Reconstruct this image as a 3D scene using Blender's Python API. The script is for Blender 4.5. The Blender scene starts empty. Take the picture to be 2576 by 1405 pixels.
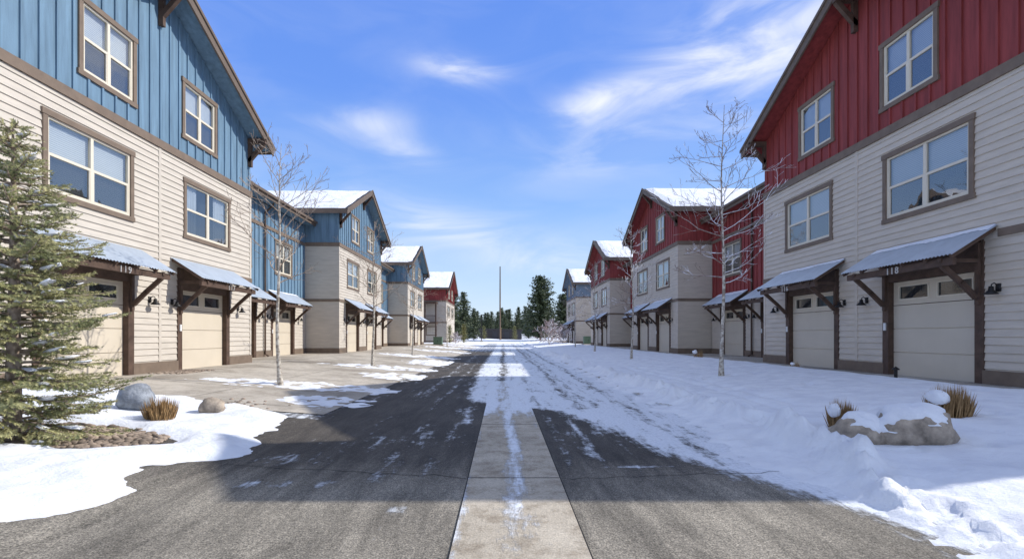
import bpy, bmesh, math, random
from mathutils import Vector, Matrix, noise
V=Vector
R=math.radians
scene=bpy.context.scene
col=scene.collection
random.seed(7)

# ------------------------------------------------------------------ helpers
class MB:
    def __init__(s): s.v=[]; s.f=[]
    def add(s,vs,fs):
        n=len(s.v); s.v.extend([tuple(p) for p in vs]); s.f.extend([tuple(i+n for i in f) for f in fs])
    def box(s,x0,x1,y0,y1,z0,z1):
        s.add([(x0,y0,z0),(x1,y0,z0),(x1,y1,z0),(x0,y1,z0),(x0,y0,z1),(x1,y0,z1),(x1,y1,z1),(x0,y1,z1)],
              [(0,3,2,1),(4,5,6,7),(0,1,5,4),(1,2,6,5),(2,3,7,6),(3,0,4,7)])
    def quad(s,a,b,c,d): s.add([a,b,c,d],[(0,1,2,3)])
    def prism(s,poly,y0,y1):
        n=len(poly)
        vs=[(p[0],y0,p[1]) for p in poly]+[(p[0],y1,p[1]) for p in poly]
        fs=[tuple(range(n)),tuple(range(2*n-1,n-1,-1))]+[(i,i+n,(i+1)%n+n,(i+1)%n) for i in range(n)]
        s.add(vs,fs)
    def beam(s,p0,p1,w,h):
        p0=V(p0);p1=V(p1);d=(p1-p0).normalized()
        up=V((0,0,1)) if abs(d.z)<.95 else V((1,0,0))
        sd=d.cross(up).normalized()*w/2; u=sd.cross(d).normalized()*h/2
        vs=[]
        for p in (p0,p1): vs+= [p-sd-u,p+sd-u,p+sd+u,p-sd+u]
        s.add(vs,[(0,1,2,3),(7,6,5,4),(0,4,5,1),(1,5,6,2),(2,6,7,3),(3,7,4,0)])
    def tube(s,pts,rad,n=6,cap=False):
        pts=[V(p) for p in pts]; vs=[];fs=[]
        for i,p in enumerate(pts):
            d=(pts[min(i+1,len(pts)-1)]-pts[max(i-1,0)])
            if d.length<1e-6: d=V((0,0,1))
            d.normalize()
            a=V((0,0,1)) if abs(d.z)<.9 else V((1,0,0))
            u=d.cross(a).normalized(); w=d.cross(u)
            for k in range(n):
                t=2*math.pi*k/n
                vs.append(p+(u*math.cos(t)+w*math.sin(t))*rad[i])
        for i in range(len(pts)-1):
            for k in range(n):
                k2=(k+1)%n
                fs.append((i*n+k,i*n+k2,(i+1)*n+k2,(i+1)*n+k))
        if cap: fs.append(tuple(range(n))); fs.append(tuple(range(len(pts)*n-1,(len(pts)-1)*n-1,-1)))
        s.add(vs,fs)
    def lathe(s,prof,c=(0,0,0),n=14):
        vs=[];fs=[]
        for r,z in prof:
            for k in range(n):
                t=2*math.pi*k/n; vs.append((c[0]+r*math.cos(t),c[1]+r*math.sin(t),c[2]+z))
        for i in range(len(prof)-1):
            for k in range(n):
                k2=(k+1)%n; fs.append((i*n+k,i*n+k2,(i+1)*n+k2,(i+1)*n+k))
        s.add(vs,fs)
    def mesh(s,name,mat,smooth=False):
        m=bpy.data.meshes.new(name); m.from_pydata(s.v,[],s.f); m.materials.append(mat)
        if smooth:
            m.polygons.foreach_set('use_smooth',[True]*len(m.polygons))
        m.update(); return m
    def build(s,name,mat,parent=None,smooth=False,loc=(0,0,0)):
        return link(name,s.mesh(name,mat,smooth),parent,loc)
def link(name,me,parent=None,loc=(0,0,0)):
    o=bpy.data.objects.new(name,me); col.objects.link(o); o.location=loc
    if parent: o.parent=parent
    return o
def empty(name,loc,rz=0):
    o=bpy.data.objects.new(name,None); col.objects.link(o); o.location=loc; o.rotation_euler=(0,0,rz); o.empty_display_size=.2
    return o
def tag(o,label=None,cat=None,group=None,kind=None):
    if label: o['label']=label
    if cat: o['category']=cat
    if group: o['group']=group
    if kind: o['kind']=kind
    return o
def N(x,y,z=0): return noise.noise(V((x,y,z)))
def fbm(x,y,z=0,o=4):
    a=1;s=0;f=1
    for _ in range(o):
        s+=a*noise.noise(V((x*f,y*f,z+f))); a*=.5; f*=2.1
    return s
def interp(t,pts):
    if t<=pts[0][0]: return pts[0][1]
    for (a,b),(c,d) in zip(pts,pts[1:]):
        if t<=c: return b+(d-b)*(t-a)/(c-a)
    return pts[-1][1]
def clamp(x,a,b): return max(a,min(b,x))

# ------------------------------------------------------------------ materials
def nodes(name):
    m=bpy.data.materials.new(name); m.use_nodes=True
    nt=m.node_tree; return m,nt,nt.nodes,nt.links,nt.nodes['Principled BSDF']
def mk(name,c,rough=.7,var=.15,scale=3,bump=0,bscale=60,stretch=(1,1,1),spec=.3,metal=0,var2=None):
    m,nt,n,l,b=nodes(name)
    tc=n.new('ShaderNodeTexCoord'); mp=n.new('ShaderNodeMapping'); mp.inputs['Scale'].default_value=stretch
    l.new(tc.outputs['Object'],mp.inputs[0])
    no=n.new('ShaderNodeTexNoise'); no.inputs['Scale'].default_value=scale; no.inputs['Detail'].default_value=6; no.inputs['Roughness'].default_value=.6
    l.new(mp.outputs[0],no.inputs['Vector'])
    cr=n.new('ShaderNodeValToRGB'); cr.color_ramp.elements[0].position=.3; cr.color_ramp.elements[1].position=.7
    c2=var2 if var2 else [min(1,x*(1+var)) for x in c]; c1=[x*(1-var) for x in c]
    cr.color_ramp.elements[0].color=(*c1,1); cr.color_ramp.elements[1].color=(*c2,1)
    l.new(no.outputs['Fac'],cr.inputs[0]); l.new(cr.outputs[0],b.inputs['Base Color'])
    b.inputs['Roughness'].default_value=rough; b.inputs['Specular IOR Level'].default_value=spec; b.inputs['Metallic'].default_value=metal
    if bump:
        n2=n.new('ShaderNodeTexNoise'); n2.inputs['Scale'].default_value=bscale; n2.inputs['Detail'].default_value=5
        l.new(mp.outputs[0],n2.inputs['Vector'])
        bp=n.new('ShaderNodeBump'); bp.inputs['Strength'].default_value=bump; bp.inputs['Distance'].default_value=.02
        l.new(n2.outputs['Fac'],bp.inputs['Height']); l.new(bp.outputs[0],b.inputs['Normal'])
    return m
M={}
M['siding']=mk('siding',(.535,.485,.415),.75,.09,1.5,.15,40,(1,1,6))
M['siding_shade']=mk('siding_shade',(.57,.505,.42),.75,.09,1.5,.15,40,(1,1,6))  # same siding, colour warmed and lightened for the shaded right-hand row
M['blue']=mk('blue_board',(.135,.225,.31),.65,.24,1.3,.2,30,(5,5,.5))
M['red']=mk('red_board',(.25,.046,.042),.65,.28,1.3,.2,30,(5,5,.5))
M['slate']=mk('slate_board',(.17,.23,.30),.65,.1,2)
M['trim']=mk('brown_trim',(.18,.135,.10),.7,.15,4,.2,40)
M['beam']=mk('dark_timber',(.095,.060,.043),.7,.3,5,.4,50)
M['door']=mk('garage_door',(.60,.53,.42),.6,.04,1.2)
M['vinyl']=mk('window_vinyl',(.68,.62,.50),.5,.04,3)
M['fascia']=mk('fascia',(.14,.105,.08),.65,.15,3)
M['roofm']=mk('roof_sheet',(.045,.04,.04),.6,.3,6)
M['metal']=mk('galvanised',(.50,.56,.63),.38,.10,3,.05,20,spec=.6,metal=.3)
M['black']=mk('black_metal',(.015,.014,.014),.45,.2,5)
M['white']=mk('white_plastic',(.75,.75,.73),.5,.05,5)
M['gravel']=mk('gravel_soil',(.18,.14,.10),.9,.5,25,.8,60)
M['rock']=mk('tan_rock',(.33,.275,.215),.85,.5,7,.6,30)
M['rockg']=mk('grey_rock',(.25,.27,.30),.85,.45,7,.6,30)
M['cobble']=mk('cobble',(.28,.22,.17),.8,.6,3,.3,30)
M['darkin']=mk('dark_interior',(.03,.035,.04),.8,.2,2)
M['straw']=mk('dry_grass',(.32,.20,.09),.8,.45,20)
M['numb']=mk('number_metal',(.6,.58,.55),.4,.05,5,metal=.3)
M['box_green']=mk('utility_green',(.10,.16,.11),.6,.1,3)
M['wood']=mk('pole_wood',(.15,.105,.075),.8,.3,2,.2,20,(4,4,.3))
M['darkshed']=mk('shed_wall',(.05,.05,.055),.7,.2,2)
M['curtain']=mk('curtain',(.7,.72,.75),.8,.06,4)
M['crack']=mk('crack',(.02,.02,.02),.9,.2,5)
M['hill']=mk('hill_forest',(.045,.06,.038),.9,.5,.25,1,.6)

def snow_mat(name,c=(.88,.90,.93),bump=.5,dirty=.0):
    m,nt,n,l,b=nodes(name)
    tc=n.new('ShaderNodeTexCoord')
    a=n.new('ShaderNodeTexNoise'); a.inputs['Scale'].default_value=11; a.inputs['Detail'].default_value=8; a.inputs['Roughness'].default_value=.75
    l.new(tc.outputs['Object'],a.inputs['Vector'])
    a2=n.new('ShaderNodeTexNoise'); a2.inputs['Scale'].default_value=2.6; a2.inputs['Detail'].default_value=5; l.new(tc.outputs['Object'],a2.inputs['Vector'])
    bp0=n.new('ShaderNodeBump'); bp0.inputs['Strength'].default_value=bump; bp0.inputs['Distance'].default_value=.10; l.new(a2.outputs['Fac'],bp0.inputs['Height'])
    bp=n.new('ShaderNodeBump'); bp.inputs['Strength'].default_value=bump; bp.inputs['Distance'].default_value=.09; l.new(bp0.outputs[0],bp.inputs['Normal'])
    l.new(a.outputs['Fac'],bp.inputs['Height']); l.new(bp.outputs[0],b.inputs['Normal'])
    cr=n.new('ShaderNodeValToRGB'); cr.color_ramp.elements[0].position=.25; cr.color_ramp.elements[1].position=.6
    cr.color_ramp.elements[0].color=(c[0]*(.84-dirty),c[1]*(.84-dirty),c[2]*(.87-dirty),1); cr.color_ramp.elements[1].color=(*c,1)
    l.new(a2.outputs['Fac'],cr.inputs[0]); l.new(cr.outputs[0],b.inputs['Base Color'])
    b.inputs['Roughness'].default_value=.65; b.inputs['Specular IOR Level'].default_value=.25
    return m
M['snow']=snow_mat('snow')
M['snow_far']=snow_mat('snow_far',bump=.2)

def ground_mat(name,kind):
    """asphalt / concrete with snow film driven by the 'cover' attribute"""
    m,nt,n,l,b=nodes(name)
    tc=n.new('ShaderNodeTexCoord')
    def noi(sc,det=6,ro=.6,vec=None,dist=0):
        a=n.new('ShaderNodeTexNoise'); a.inputs['Scale'].default_value=sc; a.inputs['Detail'].default_value=det; a.inputs['Roughness'].default_value=ro; a.inputs['Distortion'].default_value=dist
        l.new(vec if vec else tc.outputs['Object'],a.inputs['Vector']); return a.outputs['Fac']
    def ramp(f,p0,c0,p1,c1):
        r=n.new('ShaderNodeValToRGB'); r.color_ramp.elements[0].position=p0; r.color_ramp.elements[1].position=p1
        r.color_ramp.elements[0].color=(*c0,1); r.color_ramp.elements[1].color=(*c1,1); l.new(f,r.inputs[0]); return r.outputs[0]
    def math_(op,a,bv,c=None):
        q=n.new('ShaderNodeMath'); q.operation=op
        for i,x in enumerate([a,bv]+([c] if c is not None else [])):
            if isinstance(x,(int,float)): q.inputs[i].default_value=x
            else: l.new(x,q.inputs[i])
        return q.outputs[0]
    def mix(f,a,c,bt='MIX'):
        q=n.new('ShaderNodeMix'); q.data_type='RGBA'; q.blend_type=bt
        if isinstance(f,(int,float)): q.inputs[0].default_value=f
        else: l.new(f,q.inputs[0])
        for i,x in ((6,a),(7,c)):
            if isinstance(x,tuple): q.inputs[i].default_value=(*x,1)
            else: l.new(x,q.inputs[i])
        return q.outputs[2]
    big=noi(.8,6,.6); fine=noi(75,3,.75); mid=noi(24,4,.7)
    mp=n.new('ShaderNodeMapping'); mp.inputs['Scale'].default_value=(3.2,.55,1); l.new(tc.outputs['Object'],mp.inputs[0])
    n1=noi(1.6,8,.72,mp.outputs[0],.4); n2=noi(6,8,.75)
    wet_shade=None
    if kind=='asphalt':
        basec=ramp(big,.3,(.18,.165,.14),.75,(.30,.275,.23))
        basec=mix(.8,basec,ramp(noi(1.3,7,.7,mp.outputs[0],.8),.38,(.58,.58,.58),.62,(1.2,1.2,1.2)),'MULTIPLY')
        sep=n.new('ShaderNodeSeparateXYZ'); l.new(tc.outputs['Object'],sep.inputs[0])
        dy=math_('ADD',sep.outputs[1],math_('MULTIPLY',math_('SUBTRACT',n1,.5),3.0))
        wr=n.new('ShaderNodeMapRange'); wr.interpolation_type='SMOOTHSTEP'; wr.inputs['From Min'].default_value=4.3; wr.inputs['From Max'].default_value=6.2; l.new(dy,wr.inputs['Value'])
        wet_shade=wr.outputs[0]
        basec=mix(wet_shade,basec,mix(1.0,basec,(.32,.31,.32),'MULTIPLY'))  # damp asphalt tone, with the shadowed stretch darkened further into the colour
        spk=ramp(fine,.36,(.3,.3,.3),.66,(1.9,1.85,1.75))
        c=mix(1.0,basec,spk,'MULTIPLY'); c=mix(.7,c,ramp(mid,.35,(.55,.55,.55),.65,(1.35,1.35,1.35)),'MULTIPLY')
    else:
        basec=ramp(big,.3,(.40,.345,.265),.7,(.59,.525,.42))
        if kind=='apron': basec=ramp(noi(.45,7,.65),.34,(.27,.235,.19),.56,(.52,.47,.395))
        spk=ramp(fine,.35,(.75,.75,.75),.65,(1.18,1.18,1.18))
        c=mix(1.0,basec,spk,'MULTIPLY')
        st=ramp(noi(4,8,.75),.47,(1,1,1),.63,(.55,.51,.47))
        c=mix(.8 if kind!='apron' else .5,c,st,'MULTIPLY')
    at=n.new('ShaderNodeAttribute'); at.attribute_name='cover'
    s=math_('ADD',math_('MULTIPLY',math_('SUBTRACT',n1,.5),1.7),math_('MULTIPLY',math_('SUBTRACT',n2,.5),1.2))
    s=math_('ADD',s,at.outputs['Fac'])
    mr=n.new('ShaderNodeMapRange'); mr.interpolation_type='SMOOTHSTEP'; mr.inputs['From Min'].default_value=.36; mr.inputs['From Max'].default_value=.82
    l.new(s,mr.inputs['Value']); f=mr.outputs[0]
    sc=ramp(mid,.3,(.62,.65,.70),.65,(.85,.88,.92))
    l.new(mix(f,c,sc),b.inputs['Base Color'])
    rr=n.new('ShaderNodeMapRange'); rr.inputs['To Min'].default_value=.8; rr.inputs['To Max'].default_value=.5; l.new(f,rr.inputs['Value']); l.new(rr.outputs[0],b.inputs['Roughness'])
    b.inputs['Specular IOR Level'].default_value=.3
    h=math_('ADD',math_('MULTIPLY',fine,.4),math_('MULTIPLY',f,1.2)); h=math_('ADD',h,math_('MULTIPLY',n2,.6))
    bp=n.new('ShaderNodeBump'); bp.inputs['Strength'].default_value=.75; bp.inputs['Distance'].default_value=.02
    l.new(h,bp.inputs['Height']); l.new(bp.outputs[0],b.inputs['Normal'])
    return m
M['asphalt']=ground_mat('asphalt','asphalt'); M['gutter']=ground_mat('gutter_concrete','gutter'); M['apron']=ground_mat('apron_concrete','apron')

def glass_mat(name,tint,refl,dark=None):
    m=bpy.data.materials.new(name); m.use_nodes=True; nt=m.node_tree; n=nt.nodes; l=nt.links; n.clear()
    out=n.new('ShaderNodeOutputMaterial'); tr=n.new('ShaderNodeBsdfTransparent'); tr.inputs[0].default_value=(*tint,1)
    gl=n.new('ShaderNodeBsdfGlossy'); gl.inputs['Roughness'].default_value=.02
    tc=n.new('ShaderNodeTexCoord'); no=n.new('ShaderNodeTexNoise'); no.inputs['Scale'].default_value=1.6; l.new(tc.outputs['Object'],no.inputs['Vector'])
    bp=n.new('ShaderNodeBump'); bp.inputs['Strength'].default_value=.12; bp.inputs['Distance'].default_value=.05; l.new(no.outputs['Fac'],bp.inputs['Height']); l.new(bp.outputs[0],gl.inputs['Normal'])
    fr=n.new('ShaderNodeFresnel'); fr.inputs[0].default_value=1.5
    ad=n.new('ShaderNodeMath'); ad.operation='ADD'; ad.use_clamp=True; ad.inputs[1].default_value=refl; l.new(fr.outputs[0],ad.inputs[0])
    mx=n.new('ShaderNodeMixShader'); l.new(ad.outputs[0],mx.inputs[0]); l.new(tr.outputs[0],mx.inputs[1]); l.new(gl.outputs[0],mx.inputs[2])
    l.new(mx.outputs[0],out.inputs[0]); return m
M['glass']=glass_mat('window_glass',(.82,.87,.9),.22)
def screen_mat():
    m=bpy.data.materials.new('insect_screen'); m.use_nodes=True; nt=m.node_tree; n=nt.nodes; l=nt.links; n.clear()
    out=n.new('ShaderNodeOutputMaterial'); tr=n.new('ShaderNodeBsdfTransparent'); df=n.new('ShaderNodeBsdfDiffuse'); df.inputs[0].default_value=(.05,.055,.06,1)
    mx=n.new('ShaderNodeMixShader'); mx.inputs[0].default_value=.68; l.new(tr.outputs[0],mx.inputs[1]); l.new(df.outputs[0],mx.inputs[2]); l.new(mx.outputs[0],out.inputs[0]); return m
M['screen']=screen_mat()
def blind_mat():
    m,nt,n,l,b=nodes('blind'); tc=n.new('ShaderNodeTexCoord'); w=n.new('ShaderNodeTexWave'); w.bands_direction='Z'; w.inputs['Scale'].default_value=7
    l.new(tc.outputs['Object'],w.inputs['Vector']); cr=n.new('ShaderNodeValToRGB'); cr.color_ramp.elements[0].color=(.5,.52,.54,1); cr.color_ramp.elements[1].color=(.9,.9,.89,1); cr.color_ramp.elements[1].position=.4
    l.new(w.outputs['Fac'],cr.inputs[0]); l.new(cr.outputs[0],b.inputs['Base Color']); b.inputs['Roughness'].default_value=.6; return m
M['blind']=blind_mat()
def bark_mat(name,c1,c2,snowamt):
    m,nt,n,l,b=nodes(name); tc=n.new('ShaderNodeTexCoord'); no=n.new('ShaderNodeTexNoise'); no.inputs['Scale'].default_value=14; no.inputs['Detail'].default_value=6
    l.new(tc.outputs['Object'],no.inputs['Vector']); cr=n.new('ShaderNodeValToRGB'); cr.color_ramp.elements[0].position=.4; cr.color_ramp.elements[1].position=.6
    cr.color_ramp.elements[0].color=(*c1,1); cr.color_ramp.elements[1].color=(*c2,1); l.new(no.outputs['Fac'],cr.inputs[0])
    if snowamt>0:
        g=n.new('ShaderNodeNewGeometry'); sp=n.new('ShaderNodeSeparateXYZ'); l.new(g.outputs['Normal'],sp.inputs[0])
        n3=n.new('ShaderNodeTexNoise'); n3.inputs['Scale'].default_value=2.2; n3.inputs['Detail'].default_value=3; l.new(tc.outputs['Object'],n3.inputs['Vector'])
        ad=n.new('ShaderNodeMath'); ad.operation='MULTIPLY_ADD'; l.new(n3.outputs['Fac'],ad.inputs[0]); ad.inputs[1].default_value=1.6; l.new(sp.outputs[2],ad.inputs[2])
        mr=n.new('ShaderNodeMapRange'); mr.inputs['From Min'].default_value=1.75-snowamt; mr.inputs['From Max'].default_value=1.95-snowamt; l.new(ad.outputs[0],mr.inputs['Value'])
        mx=n.new('ShaderNodeMix'); mx.data_type='RGBA'; l.new(mr.outputs[0],mx.inputs[0]); l.new(cr.outputs[0],mx.inputs[6]); mx.inputs[7].default_value=(.85,.87,.92,1)
        l.new(mx.outputs[2],b.inputs['Base Color'])
    else: l.new(cr.outputs[0],b.inputs['Base Color'])
    b.inputs['Roughness'].default_value=.85; return m
M['bark']=bark_mat('pale_bark',(.24,.20,.16),(.58,.54,.46),0)
M['twig']=bark_mat('twig_bark',(.20,.15,.11),(.42,.34,.27),.0)
M['twig_snow']=bark_mat('twig_snow',(.16,.11,.085),(.30,.22,.18),.9)
M['twig_frost']=bark_mat('twig_frost',(.26,.18,.17),(.38,.30,.28),.75)
def needle_mat(name,a,bc,snow=0):
    m,nt,n,l,b=nodes(name); tc=n.new('ShaderNodeTexCoord'); no=n.new('ShaderNodeTexNoise'); no.inputs['Scale'].default_value=3.5; no.inputs['Detail'].default_value=5
    l.new(tc.outputs['Object'],no.inputs['Vector']); cr=n.new('ShaderNodeValToRGB'); cr.color_ramp.elements[0].position=.35; cr.color_ramp.elements[1].position=.65
    cr.color_ramp.elements[0].color=(*a,1); cr.color_ramp.elements[1].color=(*bc,1); l.new(no.outputs['Fac'],cr.inputs[0]); l.new(cr.outputs[0],b.inputs['Base Color']); b.inputs['Roughness'].default_value=.6
    return m
M['spruce']=needle_mat('spruce_needles',(.16,.18,.075),(.42,.39,.18))
M['pine']=needle_mat('pine_needles',(.04,.06,.028),(.10,.125,.055))
M['pine_y']=needle_mat('young_pine_needles',(.12,.13,.045),(.24,.22,.07))

# ------------------------------------------------------------------ terrain
def base(x): return .4*clamp((abs(x)-3.0)/5.5,0,1)
def span(a,b,st):
    n=max(1,int(round((b-a)/st))); return [a+(b-a)*i/n for i in range(n+1)]
def grid(name,xs,ys,zf,mat,cover=None,keep=None,smooth=True):
    vs=[(x,y,zf(x,y)) for y in ys for x in xs]; nx=len(xs); fs=[]
    for j in range(len(ys)-1):
        for i in range(nx-1):
            a=j*nx+i; q=(a,a+1,a+nx+1,a+nx)
            if keep and not keep([vs[k] for k in q]): continue
            fs.append(q)
    m=bpy.data.meshes.new(name); m.from_pydata(vs,[],fs); m.materials.append(mat)
    if cover:
        at=m.attributes.new('cover','FLOAT','POINT'); at.data.foreach_set('value',[cover(v[0],v[1]) for v in vs])
    if smooth: m.polygons.foreach_set('use_smooth',[True]*len(m.polygons))
    m.update(); return tag(link(name,m),kind='structure')

g=MB(); g.box(-1500,1500,-300,2500,-.9,-.15); g.build('ground',M['snow_far']).__setitem__('kind','structure')
XR=[(1,3.4),(3,3.0),(4,2.85),(5,2.4),(6,1.95),(7.4,1.55),(8.5,1.3),(9.6,1.0),(10.4,-.2),(11.5,-.85),(20,-1.0),(60,-1.0),(90,-1.2)]
def road_cover(x,y):
    d=x-interp(y,XR)
    bs=interp(y,[(3,-.14),(4.5,-.04),(9,.08),(12,.22),(38,.26)])
    c=clamp(.48+d*1.8,bs,.95)
    if y>9.8 and x>-1.4:
        c=min(c,.86)
        for xc,wd,a in ((.0,.16,.40),(1.55,.13,.26),(1.85,.08,.18),(2.5,.12,.22),(.75,.07,.14)):
            c-=a*math.exp(-((x-xc-.06*math.sin(y*.35))/wd)**2)
        c-=.08*clamp((y-22)/20,0,1)
    elif y>5.5: c=min(c,.9)-.2*math.exp(-((x-2.45)/.12)**2)-.12*math.exp(-((x-2.75)/.06)**2)
    c=max(c,clamp(.5-(x+3.3)*1.0,-.2,.6) if x<-2.6 and y>8.5 else -.2)
    for xc,wd,a,ya,yb in ((.75,.10,.42,5,11),(1.08,.13,.52,5.2,11),(1.5,.10,.32,4.6,11),(-.75,.13,.42,4.4,11),(-1.2,.25,.38,4.4,9),(-2.0,.18,.34,4.5,10),(-1.9,.3,.42,11,40),(-.62,.14,.6,7.5,14),(-1.35,.12,.44,9,30)):
        c=max(c,a*math.exp(-((x-xc-.04*math.sin(y))/wd)**2)*clamp((y-ya)*1.2,0,1)*clamp((yb-y),0,1))
    for (px,py,rx,ry,a) in ((-2.2,4.85,.7,.16,.52),(-.9,4.15,.22,.12,.5),(1.45,9.2,.4,.6,.7),(1.45,5.5,.4,.07,.75),(-1.5,6.8,1.3,.6,.36),(-2.5,5.9,.5,.35,.5),(1.0,7.4,.5,.5,.5)):
        c=max(c,a*math.exp(-((x-px)/rx)**2-((y-py)/ry)**2))
    if y>38: c=max(c,clamp((y-38)/20,0,.62))
    return c
xs=span(-4.9,4.9,.08); ys=span(-6,2,.5)+span(2,20,.1)[1:]+span(20,100,.5)[1:]
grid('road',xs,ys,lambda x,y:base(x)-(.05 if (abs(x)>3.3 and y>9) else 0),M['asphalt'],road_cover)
def gut_cover(x,y):
    k=clamp((y-3.2),0,1)
    xx=x-.12-.02*math.sin(y*1.3)
    c=.48*math.exp(-(xx/.11)**2)*k+.27*math.exp(-(xx/.22)**2)
    c=max(c,.45*math.exp(-((x-.5)/.07)**2)*clamp((y-6)/2,0,1))
    if y>7.2: c=max(c,clamp((y-7.9)*.45,-.2,.95)-.30*math.exp(-((x-.0)/.15)**2)*clamp((y-9)/2,0,1))
    c=max(c,.5*math.exp(-((x+.34)/.08)**2)*(1-.5*clamp((y-6)/3,0,1)),.0)
    return c
grid('gutter',[-.34,-.3]+span(-.25,.47,.04)+[.52,.56],span(-6,2,.5)+span(2,16,.1)[1:],lambda x,y:.006,M['gutter'],gut_cover)
def ribbon(mb,pts,w,z):
    for (x0,y0),(x1,y1) in zip(pts,pts[1:]):
        d=V((x1-x0,y1-y0,0)).normalized(); s=V((-d.y,d.x,0))*w/2
        a,b=V((x0,y0,z)),V((x1,y1,z)); mb.quad(a-s,b-s,b+s,a+s)
m=MB()
rnd=random.Random(8)
def crk(x0,y0,x1,y1,n,j):
    return [(x0+(x1-x0)*i/n,y0+(y1-y0)*i/n+rnd.gauss(0,j)) for i in range(n+1)]
ribbon(m,crk(-3.3,5.62,-.36,5.05,26,.025),.009,.004); ribbon(m,crk(.58,5.02,3.0,5.3,20,.02),.008,.004)
tag(m.build('road_cracks',M['crack']),kind='structure')
m=MB()
for yy in (5.05,8.1): m.box(-.34,.56,yy-.006,yy+.006,.0065,.0085)
m.box(-.349,-.341,-6,9,.001,.0065); m.box(.561,.569,-6,9,.001,.0065)
tag(m.build('gutter_joints',M['crack']),kind='structure')
def apron_cover(x,y):
    return .0+ .45*clamp((abs(x)-3.1)<.5,0,1)*.6 + (.35 if x>0 else 0) + .25*clamp((y-30)/30,0,1)
grid('driveway_left',span(-12.6,-3.15,.35),span(9.0,75,.5),lambda x,y:base(x)+.014,M['apron'],apron_cover)
grid('driveway_right',span(3.15,12.6,.35),span(9.0,78,.5),lambda x,y:base(x)+.014,M['apron'],apron_cover)
m=MB()
for yy in (9.6,11.9,14.6,17.0,19.4,21.9,24.7,27.4,30.5,33.8,37):
    xa,xb_=-9.45,-3.6
    za,zb_=base(-8.5)+.017,base(xb_)+.017
    m.quad((xa,yy-.008,za),(-8.5,yy-.008,za),(-8.5,yy+.008,za),(xa,yy+.008,za)); m.quad((-8.5,yy-.008,za),(xb_,yy-.008,zb_),(xb_,yy+.008,zb_),(-8.5,yy+.008,za))
for xx in (-8.48,-6.0):
    z_=base(xx)+.0175; m.quad((xx-.008,9.1,z_),(xx+.008,9.1,z_),(xx+.008,40,z_),(xx-.008,40,z_))
tag(m.build('driveway_joints',M['crack']),kind='structure')
grid('yard_left',span(-30,-4.7,.5),span(-6,110,2),lambda x,y:base(x)+.004,M['gravel'])
grid('yard_right',span(4.7,30,.5),span(-6,110,2),lambda x,y:base(x)+.004,M['gravel'])
XL=[(-6,4.2),(2,3.95),(3.7,3.6),(4.6,3.25),(5.3,3.45),(6.1,2.95),(6.9,3.35),(7.6,3.3),(8.2,3.5),(8.8,3.9)]
def tleft(x,y):
    ax=-x; nz=fbm(x*1.6,y*1.6,3,5); ls=fbm(x*.5,y*.5,9,3)
    s=ax-interp(y,XL)
    yb=8.9+(ax-4)*.42
    s=min(s,(yb-y)*.9)+ls*.25+nz*.2
    t=clamp(s*.22,-.12,.08)+nz*.028+ls*.02
    t+=.07*math.exp(-((ax-4.0)/.35)**2-((y-8.3)/.35)**2)
    r=((x+5.4)/1.2)**2+((y-6.3)/.62)**2
    if r<2.2: t=min(t,(r-1)*.12+nz*.05)
    if ax>8.9: t-=clamp((ax-8.9)*.3,0,.2)
    n2=fbm(x*2.4,y*3.2,17,4)
    for yc,rx,ry,xc in ((12.9,2.7,.9,-5.1),(20.6,2.4,1.1,-4.9),(31.3,2.6,1.6,-5.2),(42,2.8,2,-5.2),(52.5,3,3,-5.4),(63,3,3,-5.4),(17.2,1.3,1.3,-3.6),(26,1.4,2.6,-3.6),(10.6,1.0,.8,-3.7)):
        q=1-((x-xc)/rx)**2-((y-yc)/ry)**2
        t=max(t,clamp(q*.06,-.1,.03)+n2*.06-.010)
    if y>70: t=max(t,.06)
    return t
def tright(x,y):
    nz=fbm(x*1.6,y*1.6,5,5); ls=fbm(x*.45,y*.45,2,3); ck=fbm(x*5.5,y*5.5,7,3); ck2=abs(fbm(x*3.1,y*3.1,27,3))
    xe=interp(y,[(-6,3.6),(3,3.0),(5,2.85),(7,2.95),(10,3.0),(100,3.15)])
    s=x-xe+nz*.3
    t=clamp(s*.13,-.12,.035 if x<3.4 else .035+.05*clamp((x-3.4)/.8,0,1))+nz*.018+ls*.02
    amp=interp(y,[(0,.20),(5,.24),(8,.21),(10,.17),(16,.15),(40,.12)])
    xb=interp(y,[(0,3.45),(3.8,3.4),(6,3.6),(8.5,3.8),(12,3.65),(40,3.5)])+.10*math.sin(y*1.1)+.06*math.sin(y*2.7)
    dxb=x-xb
    g_=math.exp(-(dxb/(.15 if dxb<0 else .30))**2)
    t+=amp*g_*max(0,.8+.8*ls+.9*nz)+g_*(ck*.10+ck2*.10-.03)*(1 if y<18 else .7)
    if x<xb: t+=ck*.022*clamp((x-xe+.3)*3,0,1)
    for xc in (4.75,5.15): t-=.035*math.exp(-((x-xc-.1*math.sin(y*.6))/.09)**2)*clamp((y-7.5)/2,0,1)*clamp((22-y)/5,0,1)
    fp=N(x*3.2,y*3.2,31)
    if x>4.2: t-=.06*clamp((fp-.36)*5,0,1)
    if x>8.8: t-=clamp((x-8.8)*.3,0,.3)*(1 if y>9 else 0)
    return t
def gz(x,y): return base(x)+max(0,(tleft if x<0 else tright)(x,y))
def keepf(f):
    def k(q): return any(v[2]-base(v[0])>-.03 for v in q)
    return k
ysn=span(-6,2,.3)+span(2,16,.055)[1:]+span(16,40,.18)[1:]+span(40,110,.5)[1:]
grid('snow_left',span(-30,-9.4,1.0)[:-1]+span(-9.4,-2.6,.06),ysn,lambda x,y:base(x)+tleft(x,y),M['snow'],None,keepf(0))
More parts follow.
